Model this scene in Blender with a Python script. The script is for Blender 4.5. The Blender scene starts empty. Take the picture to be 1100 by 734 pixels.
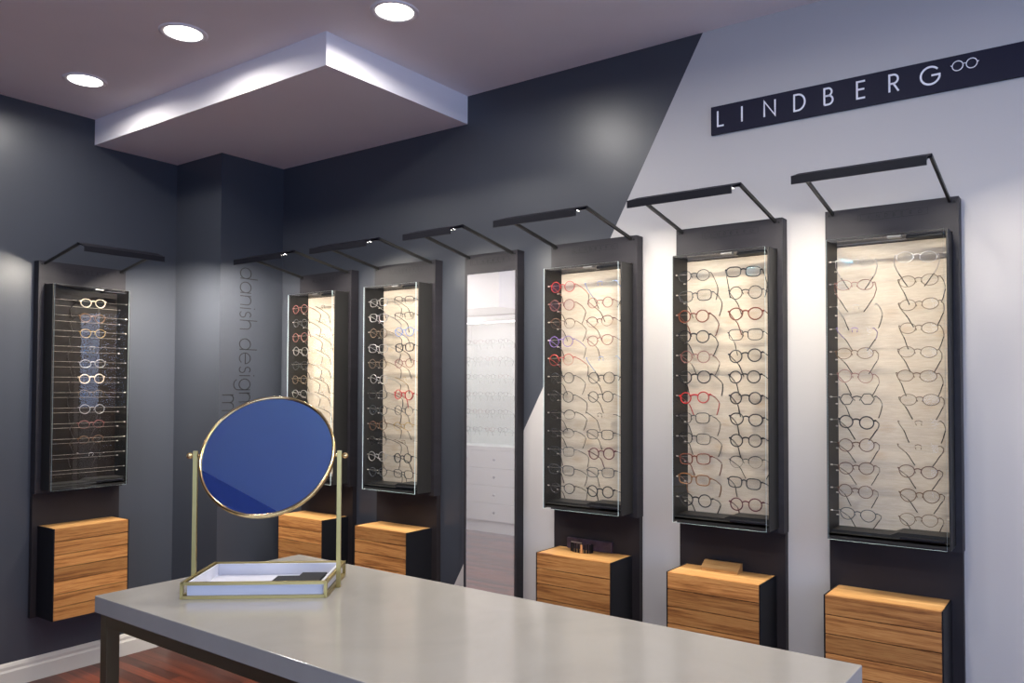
import bpy, bmesh, math, random
from mathutils import Vector, Matrix
random.seed(7)
PI = math.pi
SC = bpy.context.scene
COL = SC.collection

# ------------------------------------------------------------------ constants (metres)
H = 2.963           # ceiling
S = 2.822           # underside of the dropped ceiling box
SX, SY = 1.914, .889
KX, KY = .451, .413  # corner column
XS = {1: .685, 2: 1.310, 3: 1.9476, 4: 2.4627, 5: 3.0852, 6: 3.6839}
YA = -1.1766
W = .440
TOP = 2.147
UD = .0535          # upper panel thickness
LD = .028           # lower panel thickness
GT, GB = 2.024, .9715
CT = .7865          # drawer chest top
TZ = .91            # table height
ROW0, PITCH = 1.945, .080
LSPREAD, LTILT, LSIDE = 140, 15, 23

# ------------------------------------------------------------------ materials
def nodes(name):
    m = bpy.data.materials.new(name); m.use_nodes = True
    nt = m.node_tree; nt.nodes.clear()
    out = nt.nodes.new('ShaderNodeOutputMaterial')
    return m, nt, out

def pbr(name, col, rough=.5, metal=0., spec=.5, noise=0., nscale=8., bump=0., bscale=80., coat=0., stretch=None):
    m, nt, out = nodes(name)
    p = nt.nodes.new('ShaderNodeBsdfPrincipled')
    p.inputs['Base Color'].default_value = (*col, 1)
    p.inputs['Roughness'].default_value = rough
    p.inputs['Metallic'].default_value = metal
    p.inputs['Specular IOR Level'].default_value = spec
    p.inputs['Coat Weight'].default_value = coat
    nt.links.new(p.outputs[0], out.inputs[0])
    tc = nt.nodes.new('ShaderNodeTexCoord')
    mp = nt.nodes.new('ShaderNodeMapping')
    nt.links.new(tc.outputs['Object'], mp.inputs[0])
    if stretch: mp.inputs['Scale'].default_value = stretch
    if noise:
        n = nt.nodes.new('ShaderNodeTexNoise'); n.inputs['Scale'].default_value = nscale
        n.inputs['Detail'].default_value = 4
        nt.links.new(mp.outputs[0], n.inputs['Vector'])
        r = nt.nodes.new('ShaderNodeValToRGB')
        r.color_ramp.elements[0].position = .3; r.color_ramp.elements[1].position = .7
        r.color_ramp.elements[0].color = (*[c * (1 - noise) for c in col], 1)
        r.color_ramp.elements[1].color = (*[min(1, c * (1 + noise)) for c in col], 1)
        nt.links.new(n.outputs['Fac'], r.inputs[0]); nt.links.new(r.outputs[0], p.inputs['Base Color'])
    if bump:
        n2 = nt.nodes.new('ShaderNodeTexNoise'); n2.inputs['Scale'].default_value = bscale
        nt.links.new(mp.outputs[0], n2.inputs['Vector'])
        b = nt.nodes.new('ShaderNodeBump'); b.inputs['Strength'].default_value = bump
        b.inputs['Distance'].default_value = .002
        nt.links.new(n2.outputs['Fac'], b.inputs['Height']); nt.links.new(b.outputs[0], p.inputs['Normal'])
    return m

def thin_glass(name, tint=(1, 1, 1), refl=(1, 1, 1), ior=1.5, gain=1., rough=0.):
    m, nt, out = nodes(name)
    t = nt.nodes.new('ShaderNodeBsdfTransparent'); t.inputs[0].default_value = (*tint, 1)
    g = nt.nodes.new('ShaderNodeBsdfGlossy'); g.inputs['Color'].default_value = (*refl, 1)
    g.inputs['Roughness'].default_value = rough
    f = nt.nodes.new('ShaderNodeFresnel'); f.inputs[0].default_value = ior
    mu = nt.nodes.new('ShaderNodeMath'); mu.operation = 'MULTIPLY'; mu.inputs[1].default_value = gain; mu.use_clamp = True
    geo = nt.nodes.new('ShaderNodeNewGeometry')
    mx = nt.nodes.new('ShaderNodeMixShader')
    # reflect only on the outward side so that one pane mirrors once
    inv = nt.nodes.new('ShaderNodeMath'); inv.operation = 'SUBTRACT'; inv.inputs[0].default_value = 1
    nt.links.new(geo.outputs['Backfacing'], inv.inputs[1])
    m2 = nt.nodes.new('ShaderNodeMath'); m2.operation = 'MULTIPLY'
    nt.links.new(f.outputs[0], mu.inputs[0]); nt.links.new(mu.outputs[0], m2.inputs[0]); nt.links.new(inv.outputs[0], m2.inputs[1])
    nt.links.new(m2.outputs[0], mx.inputs[0]); nt.links.new(t.outputs[0], mx.inputs[1]); nt.links.new(g.outputs[0], mx.inputs[2])
    nt.links.new(mx.outputs[0], out.inputs[0])
    return m

def emis(name, col, s):
    m, nt, out = nodes(name)
    e = nt.nodes.new('ShaderNodeEmission'); e.inputs[0].default_value = (*col, 1); e.inputs[1].default_value = s
    nt.links.new(e.outputs[0], out.inputs[0]); return m

def wood(name, c1, c2, c3, scale=(1, 1, 1), rough=.45, rings=14., knots=False, rand=True):
    """oak boards: long grain along x, each object shifted in the grain"""
    m, nt, out = nodes(name)
    p = nt.nodes.new('ShaderNodeBsdfPrincipled'); p.inputs['Roughness'].default_value = rough
    p.inputs['Specular IOR Level'].default_value = .35
    tc = nt.nodes.new('ShaderNodeTexCoord'); mp = nt.nodes.new('ShaderNodeMapping')
    mp.inputs['Scale'].default_value = scale
    nt.links.new(tc.outputs['Object'], mp.inputs[0])
    oi = nt.nodes.new('ShaderNodeObjectInfo')
    ad = nt.nodes.new('ShaderNodeVectorMath'); ad.operation = 'ADD'
    sc = nt.nodes.new('ShaderNodeMath'); sc.operation = 'MULTIPLY'; sc.inputs[1].default_value = 37
    nt.links.new(oi.outputs['Random'], sc.inputs[0])
    cmb = nt.nodes.new('ShaderNodeCombineXYZ')
    for i in range(3): nt.links.new(sc.outputs[0], cmb.inputs[i])
    nt.links.new(mp.outputs[0], ad.inputs[0]); nt.links.new(cmb.outputs[0], ad.inputs[1])
    wv = nt.nodes.new('ShaderNodeTexNoise'); wv.inputs['Scale'].default_value = 1.; wv.inputs['Detail'].default_value = 3
    wv.inputs['Distortion'].default_value = .6
    nt.links.new(ad.outputs[0], wv.inputs['Vector'])
    mul = nt.nodes.new('ShaderNodeMath'); mul.operation = 'MULTIPLY'; mul.inputs[1].default_value = rings
    nt.links.new(wv.outputs['Fac'], mul.inputs[0])
    sn = nt.nodes.new('ShaderNodeMath'); sn.operation = 'SINE'; nt.links.new(mul.outputs[0], sn.inputs[0])
    fn = nt.nodes.new('ShaderNodeTexNoise'); fn.inputs['Scale'].default_value = 9.; fn.inputs['Detail'].default_value = 6
    nt.links.new(ad.outputs[0], fn.inputs['Vector'])
    a1 = nt.nodes.new('ShaderNodeMath'); a1.operation = 'MULTIPLY_ADD'; a1.inputs[1].default_value = .22; a1.inputs[2].default_value = .0
    nt.links.new(sn.outputs[0], a1.inputs[0])
    a2 = nt.nodes.new('ShaderNodeMath'); a2.operation = 'ADD'
    nt.links.new(a1.outputs[0], a2.inputs[0]); nt.links.new(fn.outputs['Fac'], a2.inputs[1])
    r = nt.nodes.new('ShaderNodeValToRGB')
    r.color_ramp.elements[0].position = .2; r.color_ramp.elements[0].color = (*c1, 1)
    r.color_ramp.elements[1].position = .85; r.color_ramp.elements[1].color = (*c3, 1)
    e = r.color_ramp.elements.new(.5); e.color = (*c2, 1)
    nt.links.new(a2.outputs[0], r.inputs[0])
    hs = nt.nodes.new('ShaderNodeHueSaturation')
    if rand:
        mr = nt.nodes.new('ShaderNodeMapRange'); mr.inputs['To Min'].default_value = .66; mr.inputs['To Max'].default_value = 1.2
        nt.links.new(oi.outputs['Random'], mr.inputs[0]); nt.links.new(mr.outputs[0], hs.inputs['Value'])
    last = r
    if knots:
        vo = nt.nodes.new('ShaderNodeTexVoronoi'); vo.inputs['Scale'].default_value = 1.; vo.inputs['Randomness'].default_value = 1
        mp2 = nt.nodes.new('ShaderNodeMapping'); mp2.inputs['Scale'].default_value = (7, 7, 12)
        nt.links.new(tc.outputs['Object'], mp2.inputs[0]); nt.links.new(mp2.outputs[0], vo.inputs['Vector'])
        kr = nt.nodes.new('ShaderNodeMapRange'); kr.inputs['From Min'].default_value = .05; kr.inputs['From Max'].default_value = .26
        kr.inputs['To Min'].default_value = .40; kr.inputs['To Max'].default_value = 0; kr.clamp = True
        nt.links.new(vo.outputs['Distance'], kr.inputs[0])
        mx = nt.nodes.new('ShaderNodeMixRGB'); mx.inputs[2].default_value = (.42, .27, .15, 1)
        nt.links.new(kr.outputs[0], mx.inputs[0]); nt.links.new(r.outputs[0], mx.inputs[1]); last = mx
    nt.links.new(last.outputs[0], hs.inputs['Color'])
    nt.links.new(hs.outputs[0], p.inputs['Base Color'])
    b = nt.nodes.new('ShaderNodeBump'); b.inputs['Strength'].default_value = .12; b.inputs['Distance'].default_value = .001
    nt.links.new(fn.outputs['Fac'], b.inputs['Height']); nt.links.new(b.outputs[0], p.inputs['Normal'])
    nt.links.new(p.outputs[0], out.inputs[0])
    return m

DARK = (.045, .050, .063)
WHITE = (.48, .457, .44)
def wall_back_mat():
    """dark paint left of a slanting line, white paint right of it"""
    m, nt, out = nodes('two_tone_wall_paint')
    p = nt.nodes.new('ShaderNodeBsdfPrincipled')
    tc = nt.nodes.new('ShaderNodeTexCoord'); sx = nt.nodes.new('ShaderNodeSeparateXYZ')
    nt.links.new(tc.outputs['Object'], sx.inputs[0])
    a = nt.nodes.new('ShaderNodeMath'); a.operation = 'MULTIPLY_ADD'; a.inputs[1].default_value = -.5475; a.inputs[2].default_value = -(3.1816 - .5475 * 2.963)
    nt.links.new(sx.outputs['Z'], a.inputs[0])
    b = nt.nodes.new('ShaderNodeMath'); b.operation = 'ADD'
    nt.links.new(a.outputs[0], b.inputs[0]); nt.links.new(sx.outputs['X'], b.inputs[1])
    c = nt.nodes.new('ShaderNodeMath'); c.operation = 'GREATER_THAN'; c.inputs[1].default_value = 0
    nt.links.new(b.outputs[0], c.inputs[0])
    mx = nt.nodes.new('ShaderNodeMixRGB'); mx.inputs[1].default_value = (*DARK, 1); mx.inputs[2].default_value = (*WHITE, 1)
    nt.links.new(c.outputs[0], mx.inputs[0]); nt.links.new(mx.outputs[0], p.inputs['Base Color'])
    r = nt.nodes.new('ShaderNodeMapRange'); r.inputs['To Min'].default_value = .36; r.inputs['To Max'].default_value = .6
    nt.links.new(c.outputs[0], r.inputs[0]); nt.links.new(r.outputs[0], p.inputs['Roughness'])
    n = nt.nodes.new('ShaderNodeTexNoise'); n.inputs['Scale'].default_value = 140
    nt.links.new(tc.outputs['Object'], n.inputs['Vector'])
    bp = nt.nodes.new('ShaderNodeBump'); bp.inputs['Strength'].default_value = .12; bp.inputs['Distance'].default_value = .002
    nt.links.new(n.outputs['Fac'], bp.inputs['Height']); nt.links.new(bp.outputs[0], p.inputs['Normal'])
    nt.links.new(p.outputs[0], out.inputs[0])
    return m

def floor_mat():
    m, nt, out = nodes('cherry_plank_floor')
    p = nt.nodes.new('ShaderNodeBsdfPrincipled'); p.inputs['Roughness'].default_value = .32; p.inputs['Specular IOR Level'].default_value = .35
    tc = nt.nodes.new('ShaderNodeTexCoord')
    br = nt.nodes.new('ShaderNodeTexBrick')
    br.inputs['Scale'].default_value = 1; br.inputs['Brick Width'].default_value = .9; br.inputs['Row Height'].default_value = .062
    br.inputs['Mortar Size'].default_value = .0015; br.inputs['Color1'].default_value = (.17, .040, .018, 1)
    br.inputs['Color2'].default_value = (.030, .012, .009, 1); br.inputs['Mortar'].default_value = (.01, .004, .003, 1)
    br.offset = .37; br.inputs['Bias'].default_value = -.1
    mp0 = nt.nodes.new('ShaderNodeMapping'); mp0.inputs['Rotation'].default_value = (0, 0, 0)
    nt.links.new(tc.outputs['Object'], mp0.inputs[0]); nt.links.new(mp0.outputs[0], br.inputs['Vector'])
    n = nt.nodes.new('ShaderNodeTexNoise'); n.inputs['Scale'].default_value = 1; n.inputs['Detail'].default_value = 6
    mp = nt.nodes.new('ShaderNodeMapping'); mp.inputs['Scale'].default_value = (3, 45, 1)
    nt.links.new(tc.outputs['Object'], mp.inputs[0]); nt.links.new(mp.outputs[0], n.inputs['Vector'])
    mx = nt.nodes.new('ShaderNodeMixRGB'); mx.blend_type = 'MULTIPLY'; mx.inputs[0].default_value = .8
    r = nt.nodes.new('ShaderNodeMapRange'); r.inputs['From Min'].default_value = .3; r.inputs['From Max'].default_value = .7; r.inputs['To Min'].default_value = .35; r.inputs['To Max'].default_value = 1.35
    nt.links.new(n.outputs['Fac'], r.inputs[0])
    nt.links.new(br.outputs['Color'], mx.inputs[1]); nt.links.new(r.outputs[0], mx.inputs[2])
    nt.links.new(mx.outputs[0], p.inputs['Base Color'])
    nt.links.new(p.outputs[0], out.inputs[0])
    return m

def stone_mat():
    m, nt, out = nodes('pale_quartz')
    p = nt.nodes.new('ShaderNodeBsdfPrincipled'); p.inputs['Roughness'].default_value = .13
    p.inputs['Specular IOR Level'].default_value = .5
    tc = nt.nodes.new('ShaderNodeTexCoord')
    n = nt.nodes.new('ShaderNodeTexNoise'); n.inputs['Scale'].default_value = 3.2; n.inputs['Detail'].default_value = 5; n.inputs['Distortion'].default_value = 1.6
    nt.links.new(tc.outputs['Object'], n.inputs['Vector'])
    r = nt.nodes.new('ShaderNodeValToRGB')
    r.color_ramp.elements[0].position = .3; r.color_ramp.elements[0].color = (.315, .293, .262, 1)
    r.color_ramp.elements[1].position = .62; r.color_ramp.elements[1].color = (.345, .322, .287, 1)
    e = r.color_ramp.elements.new(.47); e.color = (.332, .309, .275, 1)
    nt.links.new(n.outputs['Fac'], r.inputs[0]); nt.links.new(r.outputs[0], p.inputs['Base Color'])
    nt.links.new(p.outputs[0], out.inputs[0])
    return m

def mirror_mat(name, tint, film, fcol, rough=.004):
    m, nt, out = nodes(name)
    g = nt.nodes.new('ShaderNodeBsdfGlossy'); g.inputs['Color'].default_value = (*tint, 1); g.inputs['Roughness'].default_value = rough
    d = nt.nodes.new('ShaderNodeBsdfDiffuse'); d.inputs[0].default_value = (*fcol, 1)
    mx = nt.nodes.new('ShaderNodeMixShader'); mx.inputs[0].default_value = film
    nt.links.new(g.outputs[0], mx.inputs[1]); nt.links.new(d.outputs[0], mx.inputs[2]); nt.links.new(mx.outputs[0], out.inputs[0])
    return m

M = dict(
    dark=pbr('dark_wall_paint', DARK, .38, bump=.12, bscale=140),
    wback=wall_back_mat(),
    white=pbr('white_wall_paint', WHITE, .6, bump=.12, bscale=140),
    ceil=pbr('ceiling_paint', (.86, .81, .82), .8, noise=.02, nscale=3),
    soff=pbr('soffit_paint', (.84, .80, .82), .75),
    grey=pbr('grey_wall_paint', (.30, .30, .31), .6),
    navy=pbr('navy_paint', (.012, .014, .05), .5),
    floor=floor_mat(), stone=stone_mat(),
    trim=pbr('white_trim', (.54, .51, .46), .45),
    panel=pbr('charcoal_lacquer', (.026, .024, .028), .5, spec=.2, noise=.12, nscale=5, stretch=(1, 1, 6)),
    lower=pbr('black_lacquer', (.022, .018, .019), .5, spec=.25, noise=.1, nscale=5),
    case=pbr('charcoal_case_metal', (.023, .022, .021), .45, spec=.2),
    black=pbr('matt_black_board', (.009, .009, .011), .5, spec=.2),
    arm=pbr('dark_olive_aluminium', (.022, .021, .019), .45, spec=.3),
    bar=pbr('black_aluminium', (.008, .008, .012), .5, spec=.15),
    steel=pbr('grey_latch_steel', (.35, .34, .33), .35, metal=.9),
    backing=wood('pale_limed_wood', (.53, .44, .335), (.60, .515, .405), (.635, .55, .44), scale=(3, 3, 22), rough=.6, rings=9, knots=True, rand=False),
    backdark=pbr('dark_brown_backing', (.009, .006, .005), .5, spec=.2, noise=.3, nscale=4, stretch=(1, 1, 6)),
    oak=wood('oiled_oak', (.19, .072, .020), (.36, .150, .044), (.50, .245, .080), scale=(2.2, 14, 55), rough=.45, rings=14),
    oaktop=wood('oiled_oak_top', (.46, .23, .075), (.60, .34, .13), (.70, .43, .18), scale=(2.5, 40, 40), rough=.4, rings=10),
    brass=pbr('brushed_brass', (.44, .34, .13), .36, metal=1.),
    brassleg=pbr('aged_brass_tube', (.17, .155, .10), .38, metal=.9),
    rim=pbr('polished_brass', (.80, .60, .30), .16, metal=1.),
    tray=pbr('white_enamel', (.74, .74, .80), .3),
    padd=pbr('black_leather', (.005, .005, .008), .55, spec=.12, bump=.3),
    pane=thin_glass('clear_glass', (.985, .99, .99), ior=1.45, gain=.9),
    edge=pbr('green_glass_edge', (.72, .86, .87), .2),
    lens=thin_glass('clear_lens', (.998, .998, .998), (.85, .95, 1.), ior=1.45, gain=.3),
    lensblue=thin_glass('blue_coated_lens', (.99, .995, .998), (.10, .50, .85), ior=1.5, gain=.8, rough=.09),
    lenspurple=thin_glass('purple_coated_lens', (.985, .97, .985), (.85, .35, .95), ior=1.8, gain=1.5, rough=.1),
    mirror=mirror_mat('hazy_silver_mirror', (.92, .92, .94), .28, (.72, .71, .74)),
    bluemir=mirror_mat('blue_film_mirror', (.36, .72, 1.), .13, (.12, .22, .95)),
    clearrod=pbr('pale_rod', (.50, .45, .38), .35),
    sign=pbr('navy_sign_face', (.010, .010, .026), .6, spec=.25),
    letter=pbr('white_letter', (.85, .85, .88), .5),
    txt=pbr('black_vinyl_letter', (.006, .006, .007), .5),
    emboss=pbr('dark_embossed_print', (.006, .006, .007), .5, spec=.2),
    glow=emis('downlight_glow', (1, .96, .90), 14.),
    led=emis('led_glow', (1, .93, .85), 5.),
    whitecab=pbr('white_cabinet_lacquer', (.80, .80, .80), .4),
    shelfglass=thin_glass('shelf_glass', (.93, .96, .95), ior=1.45, gain=1.),
    knob=pbr('brushed_nickel', (.5, .5, .5), .3, metal=1.),
    winframe=pbr('white_window_frame', (.7, .7, .7), .4),
    orange=pbr('copper_clip', (.75, .38, .16), .35, metal=.4),
    purple=pbr('dark_plum_print', (.045, .028, .045), .35, noise=.5, nscale=40),
)
FC = {  # frame colours: colour, metallic, words
    'black': ((.008, .007, .008), 0, 'black'), 'dark': ((.010, .009, .010), 0, 'dark-grey'), 'brown': ((.10, .038, .020), 0, 'brown'),
    'tortoise': ((.15, .032, .012), 0, 'red-tortoiseshell'), 'amber': ((.22, .085, .02), 0, 'amber-tortoiseshell'), 'red': ((.42, .02, .018), 0, 'red'),
    'rose': ((.24, .085, .075), .2, 'rose'), 'burgundy': ((.09, .012, .018), 0, 'burgundy'), 'violet': ((.20, .12, .38), .3, 'violet'),
    'blue': ((.15, .28, .65), .2, 'blue'), 'gold': ((.55, .36, .12), 1, 'gold'), 'bronze': ((.14, .07, .03), .3, 'bronze'),
    'silver': ((.52, .50, .48), .9, 'silver'), 'grey': ((.045, .048, .055), .2, 'grey'), 'beige': ((.66, .52, .38), .2, 'beige'),
    'champagne': ((.16, .11, .07), .3, 'champagne'), 'clear': ((.5, .46, .44), .1, 'clear'),
}
for k, (c, mt, wd) in FC.items():
    M['f_' + k] = pbr('frame_' + k, c, .28, metal=mt)
M['tip'] = pbr('dark_temple_tip', (.02, .014, .012), .35)

# ------------------------------------------------------------------ mesh helpers
def obj(name, bm, mats, parent=None, smooth=False, loc=None):
    me = bpy.data.meshes.new(name)
    bmesh.ops.recalc_face_normals(bm, faces=bm.faces)
    bm.to_mesh(me); bm.free()
    if not isinstance(mats, (list, tuple)): mats = [mats]
    for m in mats: me.materials.append(m)
    if smooth:
        for p in me.polygons: p.use_smooth = True
    o = bpy.data.objects.new(name, me); COL.objects.link(o)
    if parent: o.parent = parent
    if loc: o.location = loc
    return o

def empty(name, loc=(0, 0, 0), rz=0):
    o = bpy.data.objects.new(name, None); COL.objects.link(o)
    o.empty_display_size = .05; o.location = loc; o.rotation_euler = (0, 0, rz); return o

def tag(o, label=None, cat=None, group=None, kind=None):
    if label: o['label'] = label
    if cat: o['category'] = cat
    if group: o['group'] = group
    if kind: o['kind'] = kind
    return o

def box(bm, x0, x1, y0, y1, z0, z1, mi=0, bev=0, mat=None):
    vs = [bm.verts.new((x, y, z)) for x in (x0, x1) for y in (y0, y1) for z in (z0, z1)]
    if mat is not None:
        for v in vs: v.co = mat @ v.co
    f = [(0, 1, 3, 2), (4, 6, 7, 5), (0, 4, 5, 1), (2, 3, 7, 6), (0, 2, 6, 4), (1, 5, 7, 3)]
    fs = [bm.faces.new([vs[i] for i in q]) for q in f]
    for q in fs: q.material_index = mi
    if bev:
        es = list({e for q in fs for e in q.edges})
        bmesh.ops.bevel(bm, geom=es, offset=bev, segments=2, affect='EDGES', profile=.5)
    return fs

def prism(bm, pts, axis, a, b, mi=0):
    """extrude 2D outline pts along axis 0/1/2 between a and b"""
    def mk(p, t):
        q = list(p); q.insert(axis, t); return bm.verts.new(q)
    A = [mk(p, a) for p in pts]; B = [mk(p, b) for p in pts]
    n = len(pts); fs = [bm.faces.new(A), bm.faces.new(B[::-1])]
    for i in range(n): fs.append(bm.faces.new((A[i], B[i], B[(i + 1) % n], A[(i + 1) % n])))
    for f in fs: f.material_index = mi

def tube(bm, pts, r, closed=False, sides=6, mi=0, flat=1., radii=None):
    pts = [Vector(p) for p in pts]; n = len(pts); rings = []
    up = Vector((0, 1, 0))
    for i, p in enumerate(pts):
        if closed: t = (pts[(i + 1) % n] - pts[i - 1]).normalized()
        else: t = (pts[min(i + 1, n - 1)] - pts[max(i - 1, 0)]).normalized()
        u = up if abs(t.dot(up)) < .95 else Vector((0, 0, 1))
        a = t.cross(u).normalized(); b = t.cross(a).normalized()
        rr = radii[i] if radii else r
        rings.append([bm.verts.new(p + a * (math.cos(2 * PI * k / sides) * rr) + b * (math.sin(2 * PI * k / sides) * rr * flat)) for k in range(sides)])
    m = n if closed else n - 1
    for i in range(m):
        A, B = rings[i], rings[(i + 1) % n]
        for k in range(sides):
            f = bm.faces.new((A[k], A[(k + 1) % sides], B[(k + 1) % sides], B[k])); f.material_index = mi
    if not closed:
        for rg in (rings[0], rings[-1][::-1]):
            f = bm.faces.new(rg); f.material_index = mi

def bar(bm, a, b, w, h=None, mi=0, up=Vector((0, 0, 1))):
    """square bar from a to b"""
    a, b = Vector(a), Vector(b); h = h or w; t = (b - a).normalized()
    s = t.cross(up).normalized() if abs(t.dot(up)) < .98 else Vector((1, 0, 0)); v = s.cross(t).normalized()
    q = [(-1, -1), (1, -1), (1, 1), (-1, 1)]
    A = [bm.verts.new(a + s * (i * w / 2) + v * (j * h / 2)) for i, j in q]; B = [bm.verts.new(b + s * (i * w / 2) + v * (j * h / 2)) for i, j in q]
    fs = [bm.faces.new(A), bm.faces.new(B[::-1])] + [bm.faces.new((A[i], B[i], B[(i + 1) % 4], A[(i + 1) % 4])) for i in range(4)]
    for f in fs: f.material_index = mi

def disc(bm, c, r0, r1, z0, z1, seg=32, mi=0):
    """vertical cylinder / cone frustum"""
    A = [bm.verts.new((c[0] + r0 * math.cos(2 * PI * k / seg), c[1] + r0 * math.sin(2 * PI * k / seg), z0)) for k in range(seg)]
    B = [bm.verts.new((c[0] + r1 * math.cos(2 * PI * k / seg), c[1] + r1 * math.sin(2 * PI * k / seg), z1)) for k in range(seg)]
    fs = [bm.faces.new(A), bm.faces.new(B[::-1])] + [bm.faces.new((A[k], A[(k + 1) % seg], B[(k + 1) % seg], B[k])) for k in range(seg)]
    for f in fs: f.material_index = mi

def BM(): return bmesh.new()

# stroke lettering: every glyph is a list of polylines in a box (height 1 = cap height)
def arc(cx, cy, rx, ry, a0, a1, n=16):
    return [(cx + rx * math.cos(math.radians(a0 + (a1 - a0) * i / n)), cy + ry * math.sin(math.radians(a0 + (a1 - a0) * i / n))) for i in range(n + 1)]
XH = .62
GL = {
    'L': (.45, [[(0, 1), (0, 0), (.42, 0)]]), 'I': (.0, [[(0, 0), (0, 1)]]),
    'N': (.72, [[(0, 0), (0, 1), (.70, 0), (.70, 1)]]),
    'D': (.68, [[(0, 0), (0, 1), (.22, 1)] + arc(.22, .5, .44, .5, 90, -90) + [(0, 0)]]),
    'B': (.5, [[(0, 0), (0, 1), (.22, 1)] + arc(.22, .77, .22, .23, 90, -90, 10) + [(0, .54)], [(.22, .54)] + arc(.24, .27, .26, .27, 90, -90, 10) + [(0, 0)]]),
    'E': (.48, [[(.46, 1), (0, 1), (0, 0), (.46, 0)], [(0, .53), (.42, .53)]]),
    'R': (.5, [[(0, 0), (0, 1), (.22, 1)] + arc(.22, .74, .25, .26, 90, -90, 10) + [(0, .48)], [(.22, .48), (.50, 0)]]),
    'G': (.95, [arc(.5, .5, .5, .5, 40, 345, 26) + [(.98, .50), (.56, .50)]]),
    'd': (.56, [arc(.28, .31, .27, .31, 0, 360, 24), [(.55, 0), (.55, 1)]]),
    'a': (.56, [arc(.28, .31, .27, .31, 0, 360, 24), [(.55, 0), (.55, .62)]]),
    'n': (.46, [[(0, 0), (0, .62)], [(0, .36)] + arc(.22, .38, .22, .24, 170, 0, 12) + [(.44, 0)]]),
    'i': (.0, [[(0, 0), (0, .62)], [(0, .80), (0, .86)]]),
    's': (.30, [arc(.16, .47, .13, .15, 30, 250, 12) + arc(.15, .16, .15, .16, 80, -150, 12)]),
    'h': (.46, [[(0, 0), (0, 1)], [(0, .36)] + arc(.22, .38, .22, .24, 170, 0, 12) + [(.44, 0)]]),
    'e': (.54, [[(.02, .33), (.54, .33)] + arc(.28, .31, .27, .31, 5, 320, 22)]),
    'g': (.56, [arc(.28, .31, .27, .31, 0, 360, 24), [(.55, .62), (.55, -.06)] + arc(.29, -.06, .26, .24, 0, -160, 14)]),
    'm': (.80, [[(0, 0), (0, .62)], [(0, .38)] + arc(.19, .42, .19, .20, 170, 0, 10) + [(.38, 0)], [(.38, .38)] + arc(.58, .42, .19, .20, 170, 0, 10) + [(.77, 0)]]),
}
def ribbon(bm, pts, w, d, xf):
    """flat stroke of width w and thickness d; xf maps (u, v, depth) to 3D"""
    pts = [Vector((p[0], p[1])) for p in pts]
    pts = [p for i, p in enumerate(pts) if i == 0 or (p - pts[i - 1]).length > 1e-6]; n = len(pts)
    closed = (pts[0] - pts[-1]).length < 1e-6
    L, R = [], []
    for i in range(n):
        pa = pts[i - 1] if i > 0 else (pts[-2] if closed else None); pb = pts[i + 1] if i < n - 1 else (pts[1] if closed else None)
        t1 = (pts[i] - pa).normalized() if pa is not None else None; t2 = (pb - pts[i]).normalized() if pb is not None else None
        t1 = t1 or t2; t2 = t2 or t1
        n1 = Vector((-t1.y, t1.x)); n2 = Vector((-t2.y, t2.x)); nn = n1 + n2
        nn = nn.normalized() if nn.length > 1e-6 else n1
        k = w / 2 / max(.45, nn.dot(n1))
        L.append(pts[i] + nn * k); R.append(pts[i] - nn * k)
    V = [[bm.verts.new(xf(p.x, p.y, q)) for p in row] for row in (L, R) for q in (0, d)]
    l0, l1, r0, r1 = V
    for i in range(n - 1):
        bm.faces.new((l0[i], l0[i + 1], r0[i + 1], r0[i])); bm.faces.new((l1[i], r1[i], r1[i + 1], l1[i + 1]))
        bm.faces.new((l0[i], l1[i], l1[i + 1], l0[i + 1])); bm.faces.new((r0[i], r0[i + 1], r1[i + 1], r1[i]))
    for i in (0, n - 1): bm.faces.new((l0[i], r0[i], r1[i], l1[i]))

# ------------------------------------------------------------------ room shell
X1, Y0 = 8.0, -6.5
def struct(name, bm, m, parent=None, smooth=False):
    o = obj(name, bm, m, parent, smooth)
    if not parent: o['kind'] = 'structure'
    return o
XL, YO, YB = -2.2, -1.95, -3.86
b = BM(); box(b, XL - .1, X1 + .1, Y0 - .1, .1, -.1, 0); struct('floor', b, M['floor'])
b = BM(); box(b, XL - .1, X1 + .1, Y0 - .1, .1, H, H + .1); struct('ceiling', b, M['ceil'])
b = BM(); box(b, -.1, 0, YO, .1, 0, H); struct('wall_left', b, M['dark'])
b = BM(); box(b, XL - .1, XL, YB - .1, YO + .1, 0, H); struct('wall_alcove_side', b, M['white'])
b = BM(); box(b, XL, -.1, YO, YO + .1, 0, H); struct('wall_alcove_front', b, M['white'])
b = BM(); box(b, XL, .5, YB - .1, YB, 0, H); struct('wall_alcove_back', b, M['white'])
b = BM(); box(b, .4, .5, Y0, YB - .1, 0, H); struct('wall_left_rear', b, M['dark'])
b = BM(); box(b, 0, X1, 0, .1, 0, H); struct('wall_back', b, M['wback'])
FX0, FX1, FZ0, FZ1 = 3.7, 7.6, .35, 2.6
b = BM()
box(b, .4, FX0, Y0 - .1, Y0, 0, H); box(b, FX1, X1 + .1, Y0 - .1, Y0, 0, H)
box(b, FX0, FX1, Y0 - .1, Y0, 0, FZ0); box(b, FX0, FX1, Y0 - .1, Y0, FZ1, H)
struct('wall_front', b, M['grey'])
b = BM()
for i in range(5):
    x = FX0 + (FX1 - FX0 - .05) * i / 4; box(b, x, x + .05, Y0 - .08, Y0 - .02, FZ0, FZ1)
for z in (FZ0, FZ1 - .05): box(b, FX0, FX1, Y0 - .079, Y0 - .021, z, z + .05)
win = struct('window_2', b, M['winframe'])
b = BM(); box(b, FX0, FX1, Y0 - .055, Y0 - .045, FZ0, FZ1); struct('window_pane', b, M['pane'], win)
WY0, WY1, WZ0, WZ1 = -5.0, -.9, 1.15, 2.7
b = BM()
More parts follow.
